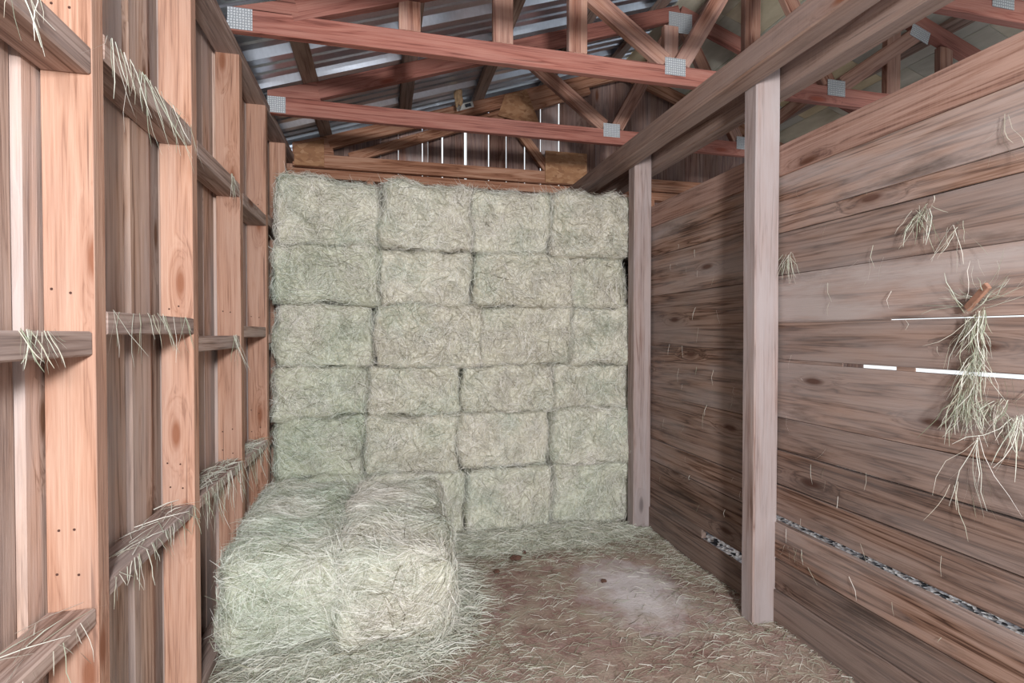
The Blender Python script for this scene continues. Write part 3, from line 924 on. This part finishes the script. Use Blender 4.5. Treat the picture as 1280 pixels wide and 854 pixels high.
rw(1.36, 1.41, 1.71, 40, 'hay wisp on the right wall, above and left of the big tuft', (.05, .15), .8)
rw(1.27, 1.29, 1.64, 12, 'few stalks on the right wall just above the big tuft', (.06, .16), .3)
rw(1.13, 1.15, 1.93, 5, 'two long pale stalks high on the right plank wall', (.08, .2), .2, .008)
rw(1.96, 2.00, 1.64, 36, 'hay wisp caught beside the near post on the right wall', (.05, .14), .5)
rw(1.92, 1.97, .42, 18, 'hay bits low on the right wall beside the near post', (.05, .14), .6)
rw(1.16, 1.28, .84, 7, 'single stalks dangling below the big tuft', (.08, .18), .2, .02)
# bits of straw stuck all over the planks
n = 110
yy = rng.uniform(1.0, 3.1, n); zz = rng.uniform(.3, 1.95, n); L = rng.uniform(.02, .09, n); an = rng.normal(0, .35, n)
P0_ = np.stack([np.where(zz < .64, XR - .031, xw + .001), yy, zz], 1); P2 = P0_ + np.stack([rng.uniform(-.006, 0, n), np.sin(an) * L, -np.cos(an) * L], 1)
P1 = (P0_ + P2) / 2 + np.stack([rng.uniform(-.006, 0, n), rng.normal(0, .006, n), np.zeros(n)], 1)
o = strands_mesh('clinging_straw', np.stack([P0_, P1, P2], 1), [M['hay']], np.clip(rng.normal(.52, .18, n), 0, 1), np.clip(rng.normal(.2, .2, n), 0, 1), rng.uniform(.0008, .0018, n))
tag(o, 'tiny bits of straw clinging all over the right plank wall', 'hay', kind='stuff')

# ------------------------------------------------------------------ small things
def lump(name, loc, s, m, label, cat, seed, group=None):
    import bmesh
    bm = bmesh.new(); bmesh.ops.create_icosphere(bm, subdivisions=3, radius=1)
    for v in bm.verts:
        k = 1 + .45 * noise.noise(v.co * 1.7 + Vector((seed, 0, 0))) + .2 * noise.noise(v.co * 5 + Vector((0, seed, 0)))
        v.co = Vector((v.co.x * s[0], v.co.y * s[1], v.co.z * s[2])) * k
    me = bpy.data.meshes.new(name); bm.to_mesh(me); bm.free(); me.materials.append(m)
    o = bpy.data.objects.new(name, me); COL.objects.link(o); o.location = loc
    return tag(o, label, cat, group)
lump('mud_nest', (.555, 4.05, 3.12), (.035, .03, .085), M['nest'], 'tan mud nest clinging under the metal roof near the gable', 'nest', 3)
lump('dirt_clod', (.733, 2.932, .012), (.032, .018, .014), M['clod'], 'dark clod on the floor nearest the hay stack, the longest one', 'clod', 5, 'dirt clods on the floor')
lump('dirt_clod', (.59, 2.789, .010), (.014, .013, .012), M['clod'], 'dark clod on the floor nearest the front bales', 'clod', 7, 'dirt clods on the floor')
lump('dirt_clod', (1.113, 2.558, .008), (.015, .012, .009), M['clod'], 'dark clod on the floor at the edge of the pale patch', 'clod', 9, 'dirt clods on the floor')
lump('dirt_clod', (.80, 3.00, .010), (.012, .012, .010), M['clod'], 'small dark clod just behind the longest clod', 'clod', 12, 'dirt clods on the floor')

# ------------------------------------------------------------------ light
w = bpy.data.worlds.new('overcast'); SC.world = w; w.use_nodes = True
nt = w.node_tree; bg = nt.nodes['Background']
bg.inputs[0].default_value = (.93, .97, 1.0, 1); bg.inputs[1].default_value = 1.0
def lamp(name, typ, loc, target, power, size=.3, col=(1, 1, 1), sy=None):
    l = bpy.data.lights.new(name, typ); l.energy = power; l.color = col
    if typ == 'AREA':
        l.size = size
        if sy: l.shape = 'RECTANGLE'; l.size_y = sy
    else: l.shadow_soft_size = size
    o = bpy.data.objects.new(name, l); COL.objects.link(o); o.location = loc
    o.rotation_euler = (Vector(target) - Vector(loc)).to_track_quat('-Z', 'Y').to_euler()
    return o
lamp('camera_flash', 'AREA', (.25, -1.6, 1.9), (.5, 3.4, 1.5), 150, .35, (1, .98, .97))

# ------------------------------------------------------------------ camera
cam = bpy.data.cameras.new('camera'); co = bpy.data.objects.new('camera', cam); COL.objects.link(co)
cam.sensor_width = 36; cam.lens = 36 * 662 / 1280; cam.clip_start = .01
co.location = (0, 0, 1.3)
co.rotation_euler = (math.radians(90) - math.atan(10 / 662), 0, -math.radians(13.6))
SC.camera = co
SC.view_settings.view_transform = 'Standard'; SC.view_settings.look = 'None'
SC.view_settings.gamma = 1; SC.view_settings.use_curve_mapping = False
SC.view_settings.exposure = 0.30
